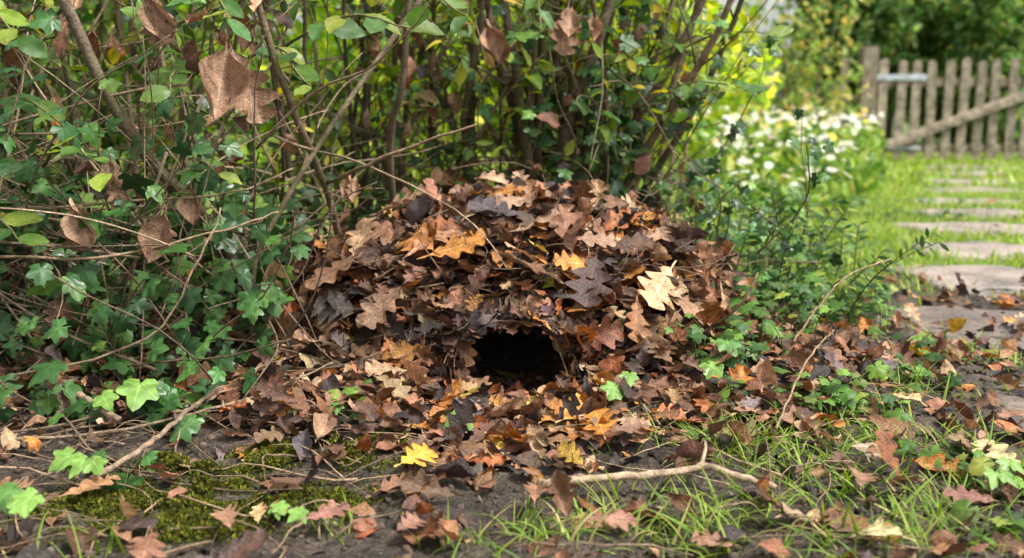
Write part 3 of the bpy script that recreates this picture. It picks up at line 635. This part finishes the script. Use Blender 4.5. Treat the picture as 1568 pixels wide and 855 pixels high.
for (x,y,z,s,c) in [(-.71,1.78,.16,.075,0),(-.75,1.58,.08,.08,1),(-.60,1.53,.06,.09,3),(-.64,1.5,.05,.055,3),(-.42,1.80,.15,.07,2),(-.52,1.72,.11,.06,1),(-.56,1.66,.075,.065,2),(-.35,1.53,.03,.055,2),(-.43,1.75,.32,.06,0),(-.47,1.72,.31,.06,0),(-.58,1.7,.17,.055,1),(-.55,1.7,.39,.06,2),(-.38,1.75,.25,.045,1),(-.72,1.70,.09,.065,0),(-.64,1.72,.1,.06,1),(.33,1.62,.07,.055,3),(.36,1.66,.10,.06,2),(-.59,1.11,.05,.055,2),(-.585,1.26,.04,.05,3),(-.55,1.24,.04,.045,3),(-.56,1.09,.05,.05,3),(-.09,1.46,.03,.055,3),(.16,1.52,.06,.05,3),(.185,1.54,.075,.04,3),(-.28,1.14,.02,.032,3),(-.26,1.12,.02,.03,3),(-.50,1.48,.02,.045,2),(.63,1.22,.03,.04,3),(.66,1.26,.03,.035,3)]:
    for r_ in range(1 if s>.055 else 2):
        place(bi,IVY,[x+U(-.01,.01),y,z+.01],[U(-.7,.7),-.7,-.3],[U(-.3,.3),-.55,.85],s*.56,np.array(IP[c])*U(.9,1.2),0,1.0)
ivy=empty('ivy'); bi.build('ivy_leaves',[M_ivy],ivy); bv.build('ivy_vines',[M_twig],ivy)
# ---------------------------------------------------------------- herbs & low green cover on the right
bh=Batch()
def herb(cx,cy,n,R,hmax,s0,s1,temps,pal,w):
    for q in range(n):
        a=U(0,6.28); r=R*math.sqrt(U()); x=cx+r*math.cos(a); y=cy+r*math.sin(a)*.8; z0=float(H(x,y)); h=U(.15,1)*hmax
        tip=np.array([x+U(-.03,.03),y+U(-.04,.02),z0+h]); P=smoothpts([(x,y,z0),(x,y,z0+h*.6),tip],5); tube(bh,P,np.linspace(.0012,.0008,5),(.10,.15,.04),0,4)
        place(bh,temps,tip,[rng.normal(),-.5+rng.normal(0,.5),-.15+rng.normal(0,.2)],[U(-.5,.5),-.35+U(-.3,.3),1],U(s0,s1),pick(pal,w,1,.25))
HB=[(.08,.17,.028),(.14,.25,.04),(.045,.11,.025),(.26,.32,.06)]
MIX=HERB+ROUND[:2]+IVY[:3]
for cx,cy,n,R,h in [(.36,1.70,22,.07,.09),(.50,1.90,60,.13,.11),(.48,1.57,36,.08,.06),(.58,1.58,20,.07,.05),(.75,2.3,80,.16,.10),(.62,2.1,70,.15,.12),(.43,1.78,34,.08,.10),(.88,2.7,50,.14,.07),(.86,2.0,30,.11,.04),(.60,1.12,14,.05,.04),(.7,1.75,30,.10,.04),(.62,1.35,12,.05,.04),(.64,1.27,16,.04,.05)]:
    herb(cx,cy,n,R,h,.010,.028,MIX,HB,[4,4,3,1])
for cx,cy,n,R,h in [(.82,2.4,40,.13,.10),(.6,2.6,80,.2,.28),(.75,2.8,90,.22,.22),(.35,1.55,14,.05,.05),(-.2,1.5,10,.08,.04),(1.9,4.6,60,.3,.12),(.95,3.2,60,.2,.15)]:
    herb(cx,cy,n,R,h,.012,.026,ROUND+HERB[:1],HB,[3,5,2,2])
bh.build('herb_plants',[M_herb])
bh=Batch()
for q in range(60):
    x=U(.42,.76); y=U(2.05,2.7); P=grow((x,y,float(H(x,y))),(U(-.3,.4),U(-.5,.1),1),U(.12,.34),9,.1,-.02)
    tube(bh,P,np.linspace(.002,.001,9),(.1,.1,.04),0,4)
    n=22; t=np.linspace(1,7.9,n); i=t.astype(int); PP=P[i]+(P[i+1]-P[i])*(t-i)[:,None]; T=nrm(P[i+1]-P[i]); sd_=nrm(np.cross(T,[0,-1,.3]))*np.where(np.arange(n)%2,1,-1)[:,None]
    place(bh,LANCE,PP,sd_+T*.5,np.array([0,-.6,.6])+rng.normal(0,.3,(n,3)),U(.016,.03,n),pick([(.04,.10,.025),(.08,.17,.03),(.22,.32,.045)],[3,3,2.5],n,.15))
bh.build('evergreen_sprigs',[M_green])
# ---------------------------------------------------------------- sticks and stems on the ground
def stick(name,ctrl,r0,r1,col,twigs=()):
    b=Batch(); n=30; P=smoothpts(ctrl,n,.0009); r=np.linspace(r0,r1,n)*(1+.22*(np.arange(n)%7==3)+.05*np.sin(np.arange(n)*1.9)); tube(b,P,r,col,0,9)
    for c in twigs: tube(b,smoothpts(c,8),np.linspace(r1*.8,r1*.3,8),col,0,6)
    return b.build(name,[M_twig])
g=lambda x,y,dz: (x,y,float(H(x,y))+dz)
stick('fallen_stick',[g(.035,1.25,.024),g(.12,1.25,.026),g(.20,1.255,.030),g(.255,1.26,.032),g(.29,1.225,.030),g(.335,1.21,.022)],.0058,.0045,(.40,.29,.19),[[g(.25,1.26,.032),g(.262,1.29,.038),g(.266,1.32,.036)]])
stick('fallen_stick',[g(-.85,1.72,.06),g(-.72,1.58,.035),g(-.60,1.46,.03)],.007,.0045,(.30,.21,.14))
stick('fallen_stick',[g(-.56,1.26,.02),g(-.52,1.36,.03),g(-.50,1.50,.04),g(-.47,1.56,.05)],.0045,.003,(.26,.18,.12))
stick('fallen_stick',[g(-.78,1.40,.02),g(-.6,1.43,.02),g(-.42,1.55,.04),g(-.3,1.62,.05)],.003,.0015,(.24,.17,.11))
stick('fallen_stick',[g(.13,1.55,.03),g(.19,1.50,.04),g(.22,1.42,.02)],.003,.002,(.24,.16,.1))
stick('fallen_stick',[g(.40,1.45,.02),g(.47,1.55,.09),g(.55,1.66,.11)],.0022,.0012,(.3,.2,.12))
stick('fallen_stick',[g(.52,1.8,.04),g(.62,1.85,.16),g(.75,1.95,.2)],.0022,.0012,(.34,.23,.14))
b=Batch()
for q in range(190):
    x=U(-1.,-.2) if U()<.7 else U(-.3,.9); y=U(1.05,1.75); 
    if abs(x)<.2 and y>1.5: continue
    if mossmask(x,y)>.3 and U()<.6: continue
    P=grow((x,y,0),(rng.normal(),rng.normal()*.6,.1),U(.08,.4),10,.22,0)
    P[:,2]=H(P[:,0],P[:,1])+.006+.02*np.abs(np.sin(np.linspace(0,3.1,10)))*U(.2,1.2)
    if (((P[:,0]/.5)**2+((P[:,1]-2.1)/.45)**2)<1).any(): continue
    tube(b,P,np.linspace(U(.0008,.0022),.0006,10),np.array([.28,.195,.12])*U(.5,1.4),0,5)
b.build('dry_stems',[M_twig])
b=Batch()
t_=(1+5**.5)/2
IV=np.array([(-1,t_,0),(1,t_,0),(-1,-t_,0),(1,-t_,0),(0,-1,t_),(0,1,t_),(0,-1,-t_),(0,1,-t_),(t_,0,-1),(t_,0,1),(-t_,0,-1),(-t_,0,1)])/1.9
IF=np.array([(0,11,5),(0,5,1),(0,1,7),(0,7,10),(0,10,11),(1,5,9),(5,11,4),(11,10,2),(10,7,6),(7,1,8),(3,9,4),(3,4,2),(3,2,6),(3,6,8),(3,8,9),(4,9,5),(2,4,11),(6,2,10),(8,6,7),(9,8,1)])
CR=[(IV*np.random.default_rng(s_).uniform(.6,1.25,(12,3)),IF.ravel(),np.full(20,3),IV[:,:2]) for s_ in range(5)]
n=5000; x=U(-1.,1.4,n); y=.9+1.1*U(0,1,n)**1.3; k=mossmask(x,y)<.3; x=x[k];y=y[k];n=len(x)
place(b,CR,np.stack([x,y,H(x,y)+.001],-1),rng.normal(size=(n,3)),rng.normal(size=(n,3)),.0015+.006*U(0,1,n)**3,pick([(.065,.048,.035),(.11,.08,.058),(.17,.14,.11)],[5,3,.6],n))
b.build('soil_crumbs',[M_twig])
# ---------------------------------------------------------------- wildflowers
bf=Batch()
n=11000; x=U(.9,3.0,n); y=U(4.6,8.6,n); ok=(x>.19*y)&(x<.36*y+.05)&(x<.42*y-.35); x=x[ok];y=y[ok];m=len(x)
hh=(.12+.30*sst(4.6,7,y))*(.7+.5*fbm(x*3,y*3,2,7))
place(bf,FAR+LANCE[:1],np.stack([x,y,hh*U(0,1,m)],-1),np.stack([rng.normal(0,.6,m),rng.normal(0,.6,m),U(.1,1.2,m)],-1),rng.normal(size=(m,3)),U(.04,.10,m),pick([(.16,.27,.05),(.25,.38,.07),(.10,.19,.04),(.42,.46,.12)],[3,4,2,2],m,.2))
nf=300
idx=rng.choice(m,nf,replace=False)
for q in idx[:240]:
    tube(bf,[(x[q],y[q],0),(x[q],y[q],hh[q]*.6),(x[q]+U(-.02,.02),y[q],hh[q])],.002,(.1,.16,.04),0,4)
fc=pick([(.85,.84,.80),(.78,.40,.55),(.82,.66,.14),(.80,.74,.84)],[9,.9,1.5,.4],nf,.05)
Pf=np.stack([x[idx],y[idx],hh[idx]+U(.0,.14,nf)],-1)
place(bf,PETAL,Pf,rng.normal(size=(nf,3))*.4+np.array([1,0,0]),np.array([0,-.6,1])+rng.normal(0,.3,(nf,3)),U(.012,.028,nf),fc,1)
place(bf,BUTTON,Pf+np.array([0,-.003,.004]),np.array([1.,0,0]),np.array([0,-.6,1.]),.006,np.array([.7,.5,.06]),1)
bf.build('wildflower_bed',[M_grass,M_petal])
# ---------------------------------------------------------------- gate
def box(b,c,s,col,rot=0.,bev=.006,top=False):
    hx,hy,hz=s[0]/2,s[1]/2,s[2]/2
    if top:
        k=9; prof=[(-hx,-hz),(hx,-hz)]+[(hx*math.cos(t),hz-hx+hx*math.sin(t)) for t in np.linspace(0,math.pi,k)]
    else: prof=[(-hx+bev,-hz),(hx-bev,-hz),(hx,-hz+bev),(hx,hz-bev),(hx-bev,hz),(-hx+bev,hz),(-hx,hz-bev),(-hx,-hz+bev)]
    prof=np.array(prof); k=len(prof); V=[]
    for yy,sc in ((-hy,.94),(-hy+bev*.7,1.),(hy-bev*.7,1.),(hy,.94)):
        V.append(np.stack([prof[:,0]*sc,np.full(k,yy),prof[:,1]*(1-(1-sc)*hx/hz)],-1))
    V=np.concatenate(V); ca,sa=math.cos(rot),math.sin(rot)
    X=V[:,0]*ca+V[:,2]*sa; Z=-V[:,0]*sa+V[:,2]*ca; V=np.stack([X+c[0],V[:,1]+c[1],Z+c[2]],-1)
    L=[];Zs=[]
    for r in range(3):
        for j in range(k): L+=[r*k+j,r*k+(j+1)%k,(r+1)*k+(j+1)%k,(r+1)*k+j]; Zs.append(4)
    L+=list(range(k))[::-1]; Zs.append(k); L+=[3*k+j for j in range(k)]; Zs.append(k)
    b.add(V[None],np.array(L),np.array(Zs),V[:,[0,2]],np.array([[*col,U()]]))
gate=empty('wooden_gate'); GYY=10.
gx0=3.60
b=Batch()
for q in range(12):
    g_=U(.75,1.2); box(b,(gx0+.07+q*.158+.006*rng.normal(),GYY,.50+.014*rng.normal()),(.088,.022,1.0),(.34*g_,.28*g_,.215*g_),rng.normal(0,.010),top=True)
b.build('pickets',[M_wood],gate,False)
b=Batch()
for zz in (.78,.13): box(b,(gx0+.93,GYY+.034,zz),(1.95,.04,.085),(.32,.26,.2))
dx,dz=1.62,.60; L=math.hypot(dx,dz); box(b,(gx0+.92,GYY-.034,.455),(L,.04,.09),(.38,.31,.24),-math.atan2(dz,dx))
b.build('rails_and_brace',[M_wood],gate,False)
b=Batch(); box(b,(gx0-.10,GYY,.54),(.15,.14,1.14),(.28,.225,.17)); box(b,(gx0+2.04,GYY,.54),(.15,.14,1.14),(.28,.225,.17)); box(b,(gx0-.32,GYY+.05,.52),(.07,.07,1.08),(.34,.27,.2))
b.build('gate_posts',[M_wood],gate,False)
b=Batch(); box(b,(gx0+.20,GYY-.02,.82),(.56,.012,.06),(.46,.51,.55)); box(b,(gx0+.22,GYY-.02,.13),(.48,.012,.04),(.36,.38,.41))
b.build('hinge_straps',[M_metal],gate,False)
# ---------------------------------------------------------------- background shrubs and trees
def foliage(b,blobs,dens,s0,s1,pal,w,temps=FAR,seed=0):
    for (cx,cy,cz,rx,ry,rz) in blobs:
        n=int(dens*(rx*ry*rz)**(2/3)); u=nrm(rng.normal(size=(n*2,3))); r=U(.3,1.,(n*2,1))**.5
        P=u*r
        cl=fbm(P[:,0]*3.2+cx,P[:,2]*3.2+P[:,1]*2+seed,3,seed)
        P=P[cl>.42]; P=P*(1+.25*(fbm(P[:,0]*4,P[:,2]*4,2,seed)[:,None]-.4))
        W=P*np.array([rx,ry,rz])+np.array([cx,cy,cz]); ok=W[:,2]>.02; W=W[ok]; P=P[ok]; m=len(W)
        C=pick(pal,w,m,.2)*(.6+.9*cl[cl>.42][ok])[:,None]
        place(b,temps,W,rng.normal(size=(m,3))+np.array([0,0,-.3]),P*.6+np.array([0,0,.5])+rng.normal(0,.5,(m,3)),U(s0,s1,m),C,1)
def plant(name,x,y,h,r,kind,pal,w,dens=2600,s=(.06,.12),nb=9,trunk=.04,low=.15):
    e=empty(name); b=Batch(); blobs=[]
    for q in range(nb):
        a=U(0,6.28); rr=r*U(.2,.75); z=h*U(low,.85); blobs.append((x+rr*math.cos(a),y+rr*math.sin(a)*.7,z,r*U(.35,.6),r*U(.3,.5),r*U(.3,.55)))
    foliage(b,blobs,dens,s[0],s[1],pal,w,seed=int(x*7+50)%17)
    b.build('crown',[M_bark,M_far],e)
    b=Batch(); k=10
    if kind=='tree':
        T=smoothpts([(x,y,-.1),(x+.1,y,h*.35),(x-.05,y,h*.8)],k); tube(b,T,np.linspace(trunk*2,trunk*.5,k),(.12,.10,.08),0,10)
        for bl_ in blobs: tube(b,smoothpts([T[rng.integers(3,8)],(np.array(T[6])+np.array(bl_[:3]))/2+[0,0,.05],bl_[:3]],7),np.linspace(trunk*.6,trunk*.15,7),(.12,.10,.08),0,6)
    else:
        for bl_ in blobs: tube(b,smoothpts([(x+U(-.1,.1)*r,y+U(-.1,.1)*r,-.05),((x+bl_[0])/2,(y+bl_[1])/2,bl_[2]*.6),bl_[:3]],7),np.linspace(trunk*.6,trunk*.2,7),(.12,.10,.08),0,6)
    b.build('branches',[M_bark],e)
YG=[(.24,.36,.05),(.40,.48,.07),(.58,.56,.11),(.13,.24,.04)]
DG=[(.08,.15,.045),(.12,.21,.06),(.22,.30,.08),(.34,.34,.11)]
plant('yellowing_shrub',2.75,9.6,1.6,.70,'shrub',[(.42,.36,.14),(.26,.34,.10),(.48,.36,.12),(.15,.22,.06)],[1.7,3,1.,3.5],2000,(.05,.10),10,.03)
plant('shrub',2.0,11.5,1.5,.9,'shrub',YG,[3,3,1,3],2400,(.06,.12),9)
plant('shrub',.6,7.2,2.4,1.2,'shrub',YG,[3,4,3,2],1500,(.06,.12),11)
plant('shrub',-1.2,6.6,2.6,1.3,'shrub',YG,[3,3,2,3],1500,(.06,.12),11)
plant('shrub',-3.0,6.0,2.6,1.5,'shrub',YG,[3,2,1,5],2000,(.06,.12),12)
plant('shrub',-1.9,3.9,1.7,.8,'shrub',DG,[3,3,2,.5],2800,(.05,.09),10)
plant('shrub',1.3,9.5,1.6,.8,'shrub',YG,[3,4,2,2],2200,(.06,.12),8)
plant('tree',4.9,13.5,3.4,1.5,'tree',DG,[4,3,1.5,.9],2200,(.08,.15),14,.09,.2)
plant('tree',7.2,14.5,3.8,1.8,'tree',DG,[4,3,1.5,1],2200,(.08,.15),14,.09,.15)
plant('tree',6.3,12.6,2.4,1.2,'tree',DG,[4,4,2,1],2200,(.08,.15),12,.07,.15)
plant('tree',-.5,13,4.,1.9,'tree',YG,[3,2,1,4],1700,(.09,.16),14,.1,.2)
plant('tree',-5,11,4.,2.2,'tree',DG,[3,3,2,1],1700,(.09,.16),14,.1,.15)
plant('tree',1.6,18,4.2,1.2,'tree',[(.22,.26,.06),(.4,.33,.08),(.14,.2,.04)],[3,2,3],900,(.09,.16),9,.09,.4)
b=Batch()
bl_=[(xx,19+U(-1,1),U(.5,2.2),1.3,.9,1.0) for xx in np.linspace(-14,16,34) if not (2.6<xx<5.6)]
bl_+=[(xx,19,.3,1.3,.9,.6) for xx in (2.8,3.8,4.8,5.6)]
foliage(b,bl_,1400,.12,.2,DG,[3,3,3,1.5],seed=5); b.build('background_hedge',[M_bark,M_far])
# ---------------------------------------------------------------- light, world, camera
EL,AZ=math.radians(58),math.radians(118)   # azimuth measured clockwise from +Y
sd=np.array([math.sin(AZ)*math.cos(EL),math.cos(AZ)*math.cos(EL),math.sin(EL)])
li=bpy.data.lights.new('sun','SUN'); li.energy=5.0; li.angle=math.radians(12); li.color=(1,.965,.91)
so=bpy.data.objects.new('sun',li); scene.collection.objects.link(so)
import mathutils
so.rotation_euler=mathutils.Vector(sd.tolist()).to_track_quat('Z','Y').to_euler()
w=bpy.data.worlds.new('World'); scene.world=w; w.use_nodes=True; nt=w.node_tree; nt.nodes.clear()
sk=nt.nodes.new('ShaderNodeTexSky'); sk.sky_type='NISHITA'; sk.sun_disc=False; sk.sun_elevation=EL; sk.sun_rotation=AZ; sk.dust_density=4.; sk.air_density=1.
hsn=nt.nodes.new('ShaderNodeHueSaturation'); hsn.inputs['Saturation'].default_value=.12; hsn.inputs['Value'].default_value=1.7
bg=nt.nodes.new('ShaderNodeBackground'); bg.inputs[1].default_value=.15; ow=nt.nodes.new('ShaderNodeOutputWorld')
nt.links.new(sk.outputs[0],hsn.inputs['Color']); nt.links.new(hsn.outputs[0],bg.inputs[0]); nt.links.new(bg.outputs[0],ow.inputs[0])
cam=bpy.data.cameras.new('camera'); co=bpy.data.objects.new('camera',cam); scene.collection.objects.link(co)
co.location=(0,0,.5); co.rotation_euler=(math.radians(90-9.6),0,0); cam.lens=35; cam.sensor_width=36; cam.clip_start=.05; cam.clip_end=400
cam.dof.use_dof=True; cam.dof.focus_distance=1.56; cam.dof.aperture_fstop=3.6
scene.camera=co
scene.view_settings.view_transform='Standard'; scene.view_settings.look='None'; scene.view_settings.exposure=0
